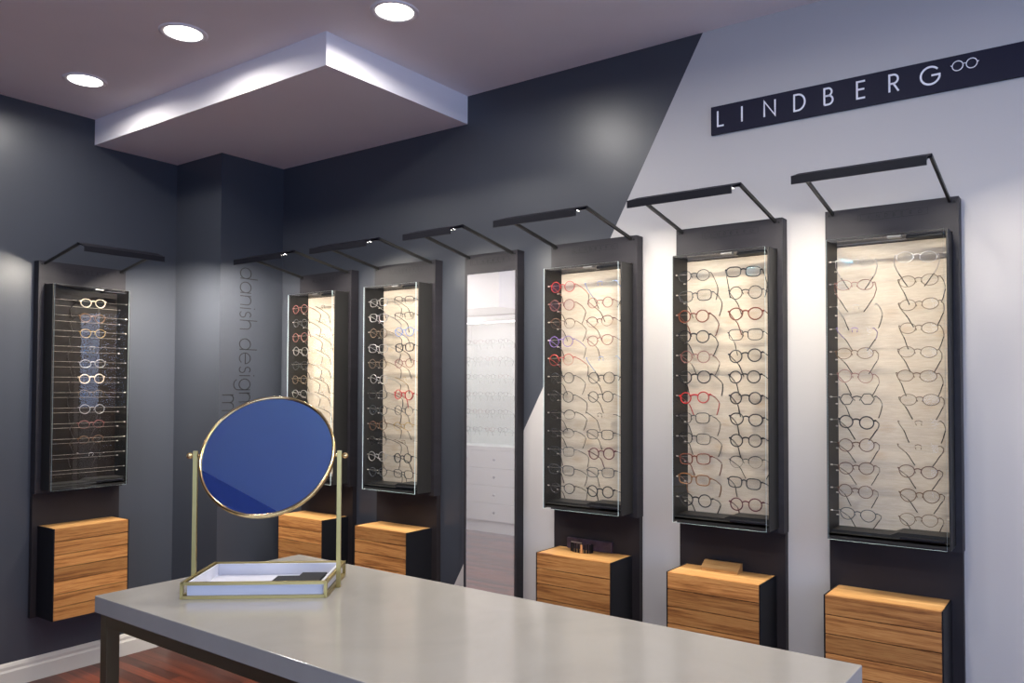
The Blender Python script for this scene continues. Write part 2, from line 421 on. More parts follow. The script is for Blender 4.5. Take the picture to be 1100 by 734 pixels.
box(b, X1, X1 + .1, Y0, WY0, 0, H); box(b, X1, X1 + .1, WY1, .1, 0, H)
box(b, X1, X1 + .1, WY0, WY1, 0, WZ0); box(b, X1, X1 + .1, WY0, WY1, WZ1, H)
struct('wall_right', b, M['white'])
b = BM()
for y in (WY0, WY0 + 1.35, WY0 + 2.72, WY1 - .05): box(b, X1 + .02, X1 + .08, y, y + .05, WZ0, WZ1)
for z in (WZ0, WZ1 - .05): box(b, X1 + .021, X1 + .079, WY0, WY1, z, z + .05)
win = struct('window_1', b, M['winframe'])
b = BM(); box(b, X1 + .045, X1 + .055, WY0, WY1, WZ0, WZ1); struct('window_pane', b, M['pane'], win)
b = BM(); box(b, 0, KX, -KY, 0, 0, S); struct('column', b, M['dark'])
b = BM(); box(b, 0, SX, -SY, 0, S, H); struct('soffit', b, M['soff'])
b = BM(); box(b, 1.2, X1, Y0, -3.14, 2.62, H); struct('beam', b, M['navy'])
b = BM(); box(b, XL, -.37, YB, -3.25, 2.30, H); struct('soffit_alcove', b, M['soff'])
def baseboard(name, pts0, run, flip=False):
    pass
prof = [(0, 0), (.018, 0), (.018, .075), (.012, .085), (.012, .10), (.006, .112), (0, .118)]
b = BM(); prism(b, prof, 1, YO, -KY)   # (x, z) profile
struct('baseboard_left', b, M['trim'])
b = BM(); prism(b, [(-p[0], p[1]) for p in prof], 0, KX, X1); struct('baseboard_back', b, M['trim'])
b = BM()
box(b, 0, KX + .016, -KY - .016, -KY, 0, .112); box(b, KX, KX + .016, -KY, -.02, 0, .112)
struct('baseboard_column', b, M['trim'])

# ------------------------------------------------------------------ downlights
def downlight(x, y, label, power=26., vis=True, z=H):
    t = empty('recessed_downlight', (x, y, z))
    tag(t, label, 'ceiling light', 'recessed ceiling downlights')
    b = BM(); n = 40
    rs = [(.094, -.0002), (.094, -.004), (.088, -.007), (.074, -.004), (.0705, -.0008)]
    rings = [[b.verts.new((r * math.cos(2 * PI * k / n), r * math.sin(2 * PI * k / n), zz)) for k in range(n)] for r, zz in rs]
    for A, B in zip(rings, rings[1:]):
        for k in range(n): b.faces.new((A[k], A[(k + 1) % n], B[(k + 1) % n], B[k]))
    obj('trim_ring', b, M['soff'], t, True)
    b = BM(); disc(b, (0, 0), .071, .071, -.0035, -.0005, 40); obj('diffuser', b, M['glow'], t)
    ld = bpy.data.lights.new('downlight_lamp', 'AREA'); ld.shape = 'DISK'; ld.size = .14; ld.energy = power; ld.spread = math.radians(168); ld.color = (1., .965, .93)
    lo = bpy.data.objects.new('downlight_lamp', ld); COL.objects.link(lo); lo.parent = t; lo.location = (0, 0, -.012)
SKY = 6.0
PW = 10
downlight(.546, -1.195, 'round recessed downlight nearest the left wall', PW * .65)
downlight(1.414, -1.213, 'round recessed downlight in front of the dropped ceiling box, middle of three', PW * .8)
downlight(2.270, -.851, 'round recessed downlight at the top edge, right of the dropped ceiling box', PW * 1.35)
downlight(-1.05, -3.40, 'round recessed downlight in the alcove soffit, seen reflected in the tall mirror', 3, z=2.30)
for x, y in ((-1.2, -2.6), (3.6, -1.1), (4.9, -1.1), (6.3, -1.1), (1.3, -2.5), (3.5, -2.3), (4.7, -2.4), (6.4, -2.4)):
    downlight(x, y, 'round recessed downlight outside the picture, over the shop floor', PW * (1.5 if y < -2 and x > 2 else .25 if x > 4.5 else .85))

# ------------------------------------------------------------------ sign and wall lettering
sg = empty('wall_sign', (0, 0, 0))
tag(sg, 'long navy sign board with white spaced capitals on the white wall', 'sign')
SZ0, SZ1 = 2.526, 2.640
b = BM(); box(b, 3.221, 4.62, -.012, 0, SZ0, SZ1); obj('board', b, M['sign'], sg)
cap = .061; base = 2.5575
SIGN_X = [3.2502, 3.352, 3.443, 3.560, 3.673, 3.790, 3.901, 4.004]
for ch, x in zip('LINDBERG', SIGN_X):
    b = BM()
    for pl in GL[ch][1]:
        ribbon(b, [(x + p[0] * cap, base + p[1] * cap) for p in pl], .0066, .0015, lambda u, v, q: (u, -.0121 - q, v))
    obj('letter', b, M['letter'], sg)
b = BM()
for cx in (4.120, 4.163):
    ribbon(b, arc(cx, 2.603, .0165, .0165, 0, 360, 28), .0030, .0015, lambda u, v, q: (u, -.0121 - q, v))
ribbon(b, arc(4.1415, 2.604, .0060, .004, 180, 0, 8), .0026, .0015, lambda u, v, q: (u, -.0121 - q, v))
for s, x in ((-1, 4.1035), (1, 4.1795)):
    ribbon(b, [(x, 2.604), (x + s * .005, 2.607)], .0026, .0015, lambda u, v, q: (u, -.0121 - q, v))
obj('spectacles_emblem', b, M['letter'], sg)

wt = empty('wall_lettering', (KX, 0, 0))
tag(wt, 'thin black letters reading danish design down the side of the corner column', 'lettering')
def down_text(txt, z, ybase, h, gap, parent):
    for ch in txt:
        if ch == ' ': z -= .30 * h; continue
        b = BM()
        for pl in GL[ch][1]:
            ribbon(b, [(p[0] * h, p[1] * h) for p in pl], .0048, .0008, lambda u, v, q, z=z: (.0002 + q, ybase + v, z - u))
        obj('letter', b, M['txt'], parent)
        z -= (GL[ch][0] + gap) * h
    return z
down_text('danish design', 2.190, -.286, .115, .155, wt)
down_text('m', 1.455, -.392, .115, .155, wt)

# ------------------------------------------------------------------ eyeglasses
def rim_curve(shape, n=28):
    """outline of one lens centred on 0, x outwards (temple side), z up"""
    out = []
    for i in range(n):
        a = 2 * PI * i / n; c, s = math.cos(a), math.sin(a)
        if shape == 'round': x, z = .0238 * c, .0222 * s
        elif shape == 'small round': x, z = .0215 * c, .0205 * s
        elif shape == 'panto':
            x, z = .0250 * c * (1 + .10 * s), .0218 * s
            if s > 0: z *= .93
        elif shape == 'square':
            k = (abs(c) ** 3.2 + abs(s) ** 3.2) ** (-1 / 3.2); x, z = .0262 * c * k * (1 + .05 * s), .0192 * s * k
        elif shape == 'rectangular':
            k = (abs(c) ** 4.5 + abs(s) ** 4.5) ** (-1 / 4.5); x, z = .0268 * c * k * (1 + .05 * s), .0168 * s * k
        elif shape == 'oval': x, z = .0258 * c, .0190 * s
        elif shape == 'hexagonal':
            aa = (a % (PI / 3)) - PI / 6; k = math.cos(PI / 6) / math.cos(aa); k = .93 * k + .0; x, z = .0245 * c * k, .0225 * s * k
        out.append((x, z))
    return out
LX = .0355
MESH = {}
def mesh_of(key, fn, mat, smooth=True):
    if key not in MESH:
        b = BM(); fn(b)
        bmesh.ops.recalc_face_normals(b, faces=b.faces)
        me = bpy.data.meshes.new(key[0]); b.to_mesh(me); b.free()
        for m in (mat if isinstance(mat, (list, tuple)) else [mat]): me.materials.append(m)
        if smooth:
            for p in me.polygons: p.use_smooth = True
        MESH[key] = me
    return MESH[key]
def wrap(x, z):  # front curvature: sides sweep back a little
    return Vector((x, .9 * x * x, z))
def glasses(shape, style, colour, loc, rot, label, group, parent_rot=0, scale=1., lens='lens', spread=0, dark_temples=False):
    """style: acetate / metal / half / rimless"""
    t = empty('eyeglasses', loc)
    t.rotation_euler = rot; t.scale = (scale,) * 3
    tag(t, label, 'glasses', group)
    r = {'acetate': .0023, 'metal': .0015, 'half': .0013, 'wire': .0011, 'rimless': .0009}[style]
    fm = M['f_' + colour]; rc = rim_curve(shape); wx = max(p[0] for p in rc)
    def front(b):
        for s in (-1, 1):
            if style in ('acetate', 'metal', 'wire'):
                tube(b, [wrap(s * (LX + x), z) for x, z in rc], r, True, 6, flat=1.3)
            elif style == 'half':
                up = [(x, z) for x, z in rc if z >= -.001]
                tube(b, [wrap(s * (LX + x), z) for x, z in up], r * 1.25, False, 6)
                lo_ = [rc[0]] + [rc[-i] for i in range(1, len(rc) // 2 + 1)]
                tube(b, [wrap(s * (LX + x), z) for x, z in lo_], .0007, False, 5)
            # hinge block
            hx = LX + wx
            tube(b, [wrap(s * (hx - .001), .008), wrap(s * (hx + .004), .0095), wrap(s * (hx + .006), .009) + Vector((0, .004, 0))], r * (1.5 if style == 'acetate' else 1.3), False, 6)
            # nose pads
            if style != 'acetate':
                tube(b, [wrap(s * .0095, .000), wrap(s * .0085, -.002) + Vector((0, .004, 0)), wrap(s * .008, -.006) + Vector((0, .005, 0))], .0011, False, 5)
        ix = LX - max(-p[0] for p in rc) + .0008
        zb = .007 if style != 'acetate' else .008
        pts = [wrap(-ix - .0006, zb - .002)] + [wrap(-ix + 2 * ix * k / 6, zb + .0035 * math.sin(PI * k / 6)) for k in range(7)] + [wrap(ix + .0006, zb - .002)]
        tube(b, pts, r * 1.25, False, 6)
    me = mesh_of(('frame', shape, style, colour), front, fm)
    o = bpy.data.objects.new('frame', me); COL.objects.link(o); o.parent = t
    for s in (-1, 1):
        def ln(b, s=s):
            A = [b.verts.new(wrap(s * (LX + x), z) + Vector((0, -.0004, 0))) for x, z in rc]
            B = [b.verts.new(wrap(s * (LX + x), z) + Vector((0, .0004, 0))) for x, z in rc]
            b.faces.new(A); b.faces.new(B[::-1]); n = len(rc)
            for i in range(n): b.faces.new((A[i], B[i], B[(i + 1) % n], A[(i + 1) % n]))
        me = mesh_of(('lens', shape, s, lens), ln, M[lens], False)
        o = bpy.data.objects.new('lens', me); COL.objects.link(o); o.parent = t
    v = random.choice((0, 1, 2))
    thick = style == 'acetate'
    for s in (-1, 1):
        def tp(b, s=s):
            hx = LX + wx + .006; rr = .0017 if thick else .0013
            dx = (-.002, -.007, .004)[v] + spread
            pts = [(s * hx, .006 + .9 * hx * hx, .009), (s * (hx + .003), .045, -.002), (s * (hx + .003 + dx * .6), .080, -.017), (s * (hx + dx + .001), .094, -.026),
                   (s * (hx + dx * 1.4 - .002), .0985, -.037), (s * (hx + dx * 1.8 - .006), .100, -.053), (s * (hx + dx * 2.2 - .012), .100, -.070)]
            tube(b, pts[:4], rr, False, 6, 0)
            tube(b, pts[3:], rr * 1.25, False, 6, 1)
        me = mesh_of(('temple', s, v, thick, colour, round(wx, 4), spread, dark_temples), tp, [M['tip'], M['tip']] if dark_temples else [fm, fm if thick else M['tip']])
        o = bpy.data.objects.new('temple', me); COL.objects.link(o); o.parent = t
    return t

SW = {'acetate': 'thick', 'metal': 'thin', 'half': 'half-rimmed', 'rimless': 'rimless', 'wire': 'wire-rimmed'}
ORD = ['top', 'second', 'third', 'fourth', 'fifth', 'sixth', 'seventh', 'eighth', 'ninth', 'tenth', 'eleventh', 'bottom']
def row_of(s):
    """'black round acetate, ...' -> list of (colour, shape, style, lens)"""
    out = []
    for e in s.split(','):
        p = e.strip().split('/')
        out.append((p[0], p[1].replace('_', ' '), p[2], p[3] if len(p) > 3 else 'lens'))
    return out

# ------------------------------------------------------------------ wall display units
def display_unit(loc, rz, label, kind='case', width=W, backing='backing', light=60., rods=True, split=(.62, .38)):
    t = empty('eyewear_display', loc, rz)
    tag(t, label, 'display unit', 'wall mounted eyewear display units')
    w = width
    if kind == 'case':
        b = BM()   # upper panel: a ring around the case opening
        box(b, 0, w, -UD, 0, GT + .006, TOP); box(b, 0, .0265, -UD, 0, .953, GT + .006); box(b, w - .0205, w, -UD, 0, .953, GT + .006)
        box(b, .0265, w - .0205, -UD, 0, .953, GB + .0)
        obj('upper_panel', b, M['panel'], t)
        b = BM(); box(b, .001, w - .003, -LD, 0, .322, .953); obj('lower_panel', b, M['lower'], t)
        # display case: side walls, top and bottom
        x0, x1, yf = .027, .419, -.148
        b = BM(); th = .0055
        box(b, x0, x0 + th, yf, 0, GB, GT, bev=.0008); box(b, x1 - th, x1, yf, 0, GB, GT, bev=.0008)
        box(b, x0 + th, x1 - th, yf + .003, 0, GB + .012, GB + .02)
        box(b, x0 + th, x1 - th, yf + .001, yf + .003, GT - .0035, GT); box(b, x0 + th, x1 - th, -.0115, 0, GT - .022, GT); box(b, x0 + th, x1 - th, yf + .003, yf + .008, GB + .004, GB + .02)
        cs = obj('display_case', b, M['case'], t)
        b = BM(); box(b, x0 + th, x1 - th, yf + .0045, -.012, GT - .006, GT - .003); obj('glass_lid', b, M['pane'], cs)
        b = BM()   # moulded ledge with raised step at the bottom
        prism(b, [(x0 + th, GB + .02), (x1 - th, GB + .02), (x1 - th, GB + .040), (x0 + .225, GB + .040), (x0 + .200, GB + .029), (x0 + th, GB + .029)], 1, -.118, -.02)
        obj('ledge', b, M['case'], cs)
        b = BM(); box(b, x0 + .235, x1 - .02, yf + .001, yf + .02, GB + .022, GB + .030, bev=.002); obj('lock_bar', b, M['bar'], cs)
        b = BM(); box(b, x0 + .205, x0 + .250, -.152, -.128, GT - .014, GT - .006, bev=.0015); obj('latch', b, M['steel'], cs)
        b = BM(); box(b, x0 + .262, x1 - .016, -.135, -.085, GT - .018, GT - .0075, bev=.0015); obj('lid_runner', b, M['black'], cs)
        b = BM(); box(b, x0 + th, x1 - th, -.018, -.012, GB + .02, GT - .008); obj('backing_board', b, M[backing], t)
        b = BM()
        fs = box(b, .032, .408, -.1590, -.1550, GB, GT)
        for f in b.faces:
            if abs(f.normal.y) < .5: f.material_index = 1
        b.normal_update()
        for f in b.faces: f.material_index = 0 if abs(f.normal.y) > .5 else 1
        obj('glass_door', b, [M['pane'], M['edge']], t)
        if rods:
            for i in range(12):
                z = ROW0 - PITCH * i + .004
                for y, dz in ((-.124, 0), (-.052, -.026)):
                    b = BM(); tube(b, [(x0 + th, y, z + dz), (x1 - th, y, z + dz)], .00045, False, 6)
                    tube(b, [(x0 + th, y, z + dz), (x0 + th + .007, y, z + dz)], .0026, False, 8); tube(b, [(x1 - th - .007, y, z + dz), (x1 - th, y, z + dz)], .0026, False, 8)
                    obj('rod', b, M['clearrod'], t)
    else:
        b = BM()
        box(b, 0, w, -UD, 0, 2.052, TOP); box(b, 0, .013, -UD, 0, .33, 2.052); box(b, w - .013, w, -UD, 0, .33, 2.052); box(b, .013, w - .013, -UD, 0, .30, .33)
        box(b, .013, w - .013, -UD + .012, 0, .33, 2.052)
        obj('upper_panel', b, M['panel'], t)
        b = BM(); box(b, .013, w - .013, -UD + .002, -UD + .008, .33, 2.052); obj('mirror_glass', b, M['mirror'], t)
    # printed maker's name in a fine outline
    b = BM(); xa, xb = (.115, .345) if kind == 'case' else (.035, w - .02); za, zb = 2.098, 2.121; xf = lambda u, v, q: (u, -UD - q, v)
    ribbon(b, [(xa, za), (xb, za), (xb, zb), (xa, zb), (xa, za)], .0010, .0004, xf)
    st = (xb - xa - .03) / 7.4
    for i, ch in enumerate('LINDBERG'):
        for pl in GL[ch][1]:
            ribbon(b, [(xa + .010 + st * i + p[0] * .0125, za + .0055 + p[1] * .0125) for p in pl], .0013, .0004, xf)
    obj('printed_name', b, M['emboss'], t)
    for x in (.014, w - .014):
        b = BM()
        tube(b, [(x, -UD - .0015, TOP - .018), (x, -UD, TOP - .018)], .0045, False, 12); obj('screw', b, M['emboss'], t)
    # canopy light: two rising arms, a cross tube and a sloping hood with spots
    lx0, lx1 = .028, w - .028
    ye, ze = -.412, 2.203
    for x in (lx0, lx1):
        b = BM()
        bar(b, (x, -UD + .0065, TOP - .014), (x, ye + .005, ze - .004), .0085, .0125); obj('light_arm', b, M['arm'], t)
    b = BM(); bar(b, (lx0 - .0042, ye, ze - .003), (lx1 + .0042, ye, ze - .003), .010, .012)
    hx0, hx1 = lx0 - .012, lx1 + .002
    prism(b, [(ye - .0052, ze + .003), (ye - .078, ze - .022), (ye - .078, ze - .0265), (ye - .0052, ze - .002)], 0, hx0, hx1)
    prism(b, [(ye - .0785, ze - .0215), (ye - .085, ze - .0235), (ye - .085, ze - .0500), (ye - .0785, ze - .0500)], 0, hx0, hx1)
    o = obj('light_bar', b, M['bar'], t)
    ym, zm = ye - .043, ze - .0165
    for cx in (lx0 + .05, (lx0 + lx1) / 2, lx1 - .028):
        for k in range(3):
            b = BM(); disc(b, (cx - .020 + .020 * k, ym), .0062, .0046, zm - .0070, zm + .0005, 12)
            for f in b.faces: f.material_index = 0
            disc(b, (cx - .020 + .020 * k, ym), .0036, .0036, zm - .0082, zm - .0072, 12, 1)
            obj('led_spot', b, [M['bar'], M['led']], o)
    for cx, side in ((lx0 + .055, -1), (lx1 - .040, 1)):
        ld = bpy.data.lights.new('display_lamp', 'AREA'); ld.shape = 'RECTANGLE'; ld.size = .06; ld.size_y = .03
        ld.energy = light * split[0 if side < 0 else 1]; ld.color = (1., .92, .80); ld.spread = math.radians(LSPREAD)
        lo = bpy.data.objects.new('display_lamp', ld); COL.objects.link(lo); lo.parent = t
        lo.location = (cx, ym + .006, zm - .012)
        lo.rotation_euler = (math.radians(LTILT), math.radians(-side * LSIDE), 0)
    return t

def drawer_chest(loc, rz, label):
    t = empty('drawer_chest', loc, rz)
    tag(t, label, 'drawers', 'oak fronted drawer chests under the displays')
    z1 = CT; n = 7; ph = .0655; z0 = z1 - n * ph; x0, x1 = .0273, .4017; yf = -.2056
    b = BM(); box(b, x0, x0 + .005, yf, -LD, z0, z1 + .001); box(b, x1 - .005, x1, yf, -LD, z0, z1 + .001)
    box(b, x0 + .005, x1 - .005, yf + .019, -LD, z0, z1 - .012)
    obj('body', b, M['black'], t)
    b = BM(); box(b, x0 + .0052, x1 - .0052, yf + .0185, -LD, z1 - .012, z1, bev=.0005); obj('top_board', b, M['oaktop'], t)
    for i in range(n):
        b = BM(); cz = z1 - ph * (i + .5)
        box(b, x0 + .0055, x1 - .0055, yf, yf + .018, -ph / 2 + .0017, ph / 2 - (.0017 if i else 0), bev=.0004)
        o = obj('drawer', b, M['oak'], t); o.location = (0, 0, cz)
    return t

UN = {
    'A': ('charcoal display case on the dark left wall holding one column of glasses', 'oak drawer chest on the dark left wall', 'left wall case'),
    1: ('charcoal display case in the corner beside the column, partly behind the round mirror', 'oak drawer chest partly seen through the round mirror stand', 'case beside the column'),
    2: ('charcoal display case just left of the tall narrow mirror', 'oak drawer chest just left of the tall narrow mirror, right of the mirror stand', 'case left of tall mirror'),
    3: ('tall narrow wall mirror unit in a charcoal frame, without a glasses case', None, None),
    4: ('charcoal display case just right of the tall mirror, over the painted diagonal', 'oak drawer chest with dark plum items on top', 'case right of tall mirror'),
    5: ('charcoal display case on the white wall above the wooden block', 'oak drawer chest with a wooden block on top', 'case above wooden block'),
    6: ('charcoal display case at the far right with pale thin-rimmed glasses', 'oak drawer chest at the far right, beyond the table corner', 'rightmost case'),
}
LP = 8.4
display_unit((0, YA, 0), PI / 2, UN['A'][0], backing='backdark', light=LP * 2.8, split=(.3, .7))
drawer_chest((0, YA, 0), PI / 2, UN['A'][1])
for k in (1, 2, 4, 5, 6):
    display_unit((XS[k], 0, 0), 0, UN[k][0], light=LP * (1.9 if k == 1 else 1))
    drawer_chest((XS[k], 0, 0), 0, UN[k][1])
display_unit((XS[3], 0, 0), 0, UN[3][0], kind='mirror', width=.322, light=LP)

CAT = {
 'A': ['beige/panto/acetate/lensblue, bronze/panto/acetate/lensblue, gold/panto/metal, silver/round/rimless/lensblue, silver/oval/metal, beige/round/acetate, champagne/oval/half/lensblue, silver/round/metal, rose/oval/half/lensblue, bronze/oval/half, silver/oval/rimless/lensblue'],
 1: ['rose/round/metal, grey/small_round/metal, rose/round/metal, silver/round/metal, grey/panto/metal, champagne/round/metal, silver/panto/half, grey/round/metal, rose/panto/metal, dark/round/metal, grey/panto/metal, silver/round/metal',
     'dark/oval/rimless, champagne/oval/rimless, grey/round/rimless, dark/oval/rimless, silver/round/rimless, dark/panto/rimless, dark/oval/rimless, grey/round/rimless, dark/oval/rimless, champagne/oval/rimless, grey/panto/rimless, dark/round/rimless'],
 2: ['silver/square/metal, silver/square/acetate, champagne/round/metal, silver/square/metal, champagne/round/metal, silver/round/metal, dark/square/metal, grey/round/metal, bronze/panto/metal, dark/panto/half, silver/round/metal, grey/panto/metal',
     'black/square/half, black/rectangular/half, blue/panto/metal, black/square/acetate, rose/panto/metal, gold/oval/rimless, red/round/acetate, grey/round/metal, gold/oval/half, bronze/oval/rimless, black/round/acetate, dark/square/metal'],
 4: ['red/round/metal/lenspurple, rose/round/metal/lenspurple, brown/panto/half, violet/round/metal, red/round/half, dark/round/metal, dark/round/metal, black/oval/half, dark/oval/half, grey/square/half, grey/square/metal, black/panto/metal',
     'blue/oval/rimless/lensblue, rose/small_round/metal, burgundy/panto/half, rose/panto/metal, blue/rectangular/rimless/lensblue, black/round/metal, black/round/metal, dark/rectangular/rimless, dark/square/metal, burgundy/round/acetate, grey/square/metal, black/round/acetate'],
 5: ['dark/round/metal/lensblue, grey/square/metal, tortoise/round/acetate, black/round/acetate, rose/round/metal, dark/round/acetate, red/small_round/acetate, dark/square/metal, black/square/metal, tortoise/square/acetate, amber/square/acetate, black/round/acetate',
     'dark/square/acetate/lensblue, dark/round/metal, tortoise/panto/acetate, black/square/metal, black/round/acetate, black/round/acetate, black/small_round/acetate, black/panto/acetate, black/round/acetate, black/panto/half, dark/square/acetate, burgundy/round/acetate'],
 6: ['clear/oval/rimless/lensblue, rose/oval/wire/lensblue, clear/oval/rimless, violet/oval/rimless, bronze/oval/wire, rose/round/wire, black/hexagonal/metal, black/round/acetate, brown/round/metal, brown/panto/metal, brown/round/metal, grey/panto/metal',
     'clear/oval/wire/lensblue, champagne/oval/wire, champagne/oval/wire, champagne/oval/wire, champagne/oval/wire, bronze/oval/wire, champagne/oval/wire, champagne/oval/rimless, bronze/rectangular/rimless, brown/panto/metal, bronze/panto/metal, bronze/panto/wire'],
}
CX = {'A': [.236], 1: [.104, .300], 2: [.110, .298], 4: [.108, .305], 5: [.114, .318], 6: [.122, .322]}
for k, cols in CAT.items():
    for ci, s in enumerate(cols):
        for ri, (colr, shp, sty, ln) in enumerate(row_of(s)):
            jx = random.uniform(-.005, .005)
            x = CX[k][ci] + jx; z = ROW0 - PITCH * ri - .0035; y = -.130
            roll = random.uniform(-.05, .05)
            nm = 'case: '
            colw = '' if k == 'A' else ('left column, ' if ci == 0 else 'right column, ')
            rw = ORD[ri] if not (k == 'A' and ri == 10) else 'lowest'
            lab = f"{FC[colr][2]} {SW[sty]} {shp} glasses, {rw} row, {colw}{UN[k][2]}"
            rot = (0, roll, random.uniform(-.03, .03)); loc = (XS.get(k, 0) + x, y, z)
            if ln == 'lensblue' and k in (4, 5, 6): rot = (-.20, roll, .17)
            if k == 'A': loc = (-y, YA + x, z); rot = (0, roll, PI / 2)
            glasses(shp, sty, colr, loc, rot, lab, 'glasses hanging in the wall display cases', scale=random.uniform(.97, 1.03) * (.98 if k == 6 else 1.05), lens=ln, spread=(.0 if k != 6 else -.006), dark_temples=(k == 'A'))

# ------------------------------------------------------------------ small things on the chests
b = BM()
prism(b, [(-.098, CT), (-.098, CT + .010), (-.060, CT + .034), (-.048, CT + .034), (-.048, CT)], 0, 3.2075, 3.360)
o = obj('wooden_block', b, M['oaktop']); tag(o, 'small wedge of pale oak lying on the drawer chest left of the rightmost one', 'block')
b = BM(); box(b, 2.542, 2.772, -.042, -.0285, CT + .0005, CT + .047, bev=.002)
o = obj('flat_box', b, M['purple']); tag(o, 'long flat dark plum box standing against the black panel on the drawer chest', 'box')
t = empty('bracelet_display', (2.645, -.088, CT + .0005)); tag(t, 'bundle of dark temple samples with a copper clip before the flat plum box', 'samples')
b = BM(); n = 13
for i in range(n):
    a = PI * 1.15 * i / (n - 1) + PI * .92; x = .052 * math.cos(a); y = .026 * math.sin(a) + .008
    box(b, x - .0035, x + .0035, y - .0015, y + .0015, 0, .036 + .003 * (i % 2), bev=.0008)
obj('temple_bundle', b, M['black'], t, False)
b = BM(); box(b, .012, .021, -.024, -.019, 0, .036, bev=.001); obj('clip', b, M['orange'], t)
b = BM(); tube(b, [(-.046, -.006, .041), (-.02, -.014, .043), (.012, -.012, .0415)], .002, False, 8); obj('chrome_bar', b, M['steel'], t)

# ------------------------------------------------------------------ table
def rect_table():
    tx0, tx1, ty0, ty1 = 2.170, 4.075, -1.905, -1.215
    a = math.radians(-.9)
    cx, cy = (tx0 + tx1) / 2, (ty0 + ty1) / 2
    t = empty('counter_table', (cx, cy, 0), a)
    tag(t, 'long pale quartz topped table on brass legs in the foreground', 'table')
    w, d = (tx1 - tx0) / 2, (ty1 - ty0) / 2
    b = BM(); box(b, -w, w, -d, d, TZ - .047, TZ, bev=.002); obj('table_top', b, M['stone'], t)
    ins = .012; L = .036
    for sx in (-1, 1):
        for sy in (-1, 1):
            b = BM(); xx = sx * (w - ins - L / 2); yy = sy * (d - ins - L / 2)
            box(b, xx - L / 2, xx + L / 2, yy - L / 2, yy + L / 2, 0, TZ - .0475, bev=.001); obj('leg', b, M['brassleg'], t)
    for sy in (-1, 1):
        b = BM(); yy = sy * (d - ins - L / 2)
        box(b, -w + ins + L, w - ins - L, yy - .0175, yy + .0175, TZ - .0475 - .036, TZ - .0476); obj('rail', b, M['brassleg'], t)
    for sx in (-1, 1):
        b = BM(); xx = sx * (w - ins - L / 2)
        box(b, xx - .0175, xx + .0175, -d + ins + L, d - ins - L, TZ - .0475 - .036, TZ - .0476); obj('rail', b, M['brassleg'], t)
rect_table()

# ------------------------------------------------------------------ mirror on tray stand
TH = math.radians(37.9)
AX = Vector((math.cos(TH), math.sin(TH), 0)); NV = Vector((math.sin(TH), -math.cos(TH), 0))
FOOT = Vector((2.6528, -1.43, 0))
ORG = FOOT - AX * .21          # midpoint between the posts
st = empty('vanity_mirror', (ORG.x, ORG.y, TZ), TH)   # local x along the axis, local -y towards the viewer
tag(st, 'round blue tinted mirror on a brass stand standing on the pale table', 'mirror')
TW, TF, TB, THh = .395, -.115, .140, .047   # tray frame half width etc (local)
x0, x1 = -.197, .197
b = BM(); s = .0085
for y in (TF, TB):
    for z in (s / 2 + .0003, THh - s / 2):
        bar(b, (x0, y, z), (x1, y, z), s)
for x in (x0, x1):
    for z in (s / 2 + .0003, THh - s / 2): bar(b, (x, TF, z), (x, TB, z), s)
    for y in (TF, TB): box(b, x - s / 2, x + s / 2, y - s / 2, y + s / 2, .0003, THh)
obj('tray_frame', b, M['brass'], st)
b = BM(); i0 = .010; f = .006; ix0, ix1, iy0, iy1 = x0 + i0, x1 - i0, TF + i0, TB - i0
box(b, ix0, ix1, iy0, iy1, .007, .011)
for q in ((ix0, ix0 + f, iy0, iy1), (ix1 - f, ix1, iy0, iy1), (ix0 + f, ix1 - f, iy0, iy0 + f), (ix0 + f, ix1 - f, iy1 - f, iy1)):
    box(b, *q, .011, THh - .003)
obj('tray', b, M['tray'], st)
for sgn in (-1, 1):
    x = sgn * .2085
    b = BM(); box(b, x - .0062, x + .0062, -.004, .004, .0003, .402); obj('post', b, M['brass'], st)
    b = BM()
    tube(b, [(x + sgn * .0055, 0, .388), (x + sgn * .010, 0, .388)], .0035, False, 12)
    bmesh.ops.create_uvsphere(b, u_segments=20, v_segments=12, radius=.0092, matrix=Matrix.Translation((x + sgn * .0165, 0, .388)))
    obj('knob', b, M['rim'], st, True)
    b = BM(); tube(b, [(sgn * .1945, 0, .388), (sgn * .2030, 0, .388)], .0045, False, 14); obj('pivot', b, M['rim'], st, True)
hd = empty('mirror_head', (0, 0, .390)); hd.parent = st; hd.rotation_euler = (-math.radians(30), 0, 0)
# local frame: disc in xz plane, facing -y; tilt about x so the face looks up
b = BM(); n = 72; R = .1935
prof2 = [(R - .0068, -.0065), (R - .001, -.0080), (R + .0012, -.006), (R + .0015, .008), (R - .002, .0095), (R - .0068, .009)]
rg = [[b.verts.new((r * math.cos(2 * PI * k / n), y, r * math.sin(2 * PI * k / n))) for k in range(n)] for r, y in prof2]
for i in range(len(rg)):
    A, B = rg[i], rg[(i + 1) % len(rg)]
    for k in range(n): b.faces.new((A[k], A[(k + 1) % n], B[(k + 1) % n], B[k]))
rim = obj('mirror_rim', b, M['rim'], st, True)
def vdisc(b, r, y0, y1, n=72):
    A = [b.verts.new((r * math.cos(2 * PI * k / n), y0, r * math.sin(2 * PI * k / n))) for k in range(n)]
    B = [b.verts.new((r * math.cos(2 * PI * k / n), y1, r * math.sin(2 * PI * k / n))) for k in range(n)]
    b.faces.new(A); b.faces.new(B[::-1])
    for k in range(n): b.faces.new((A[k], A[(k + 1) % n], B[(k + 1) % n], B[k]))
b = BM(); vdisc(b, R - .0067, -.004, .002); gl = obj('mirror_glass', b, M['bluemir'], st)
b = BM(); vdisc(b, R - .0067, .0025, .0085); bk = obj('mirror_back', b, M['brass'], st)
for o in (rim, gl, bk):
    o.location = (0, 0, .390); o.rotation_euler = (-math.radians(30), 0, 0)
bpy.data.objects.remove(hd)
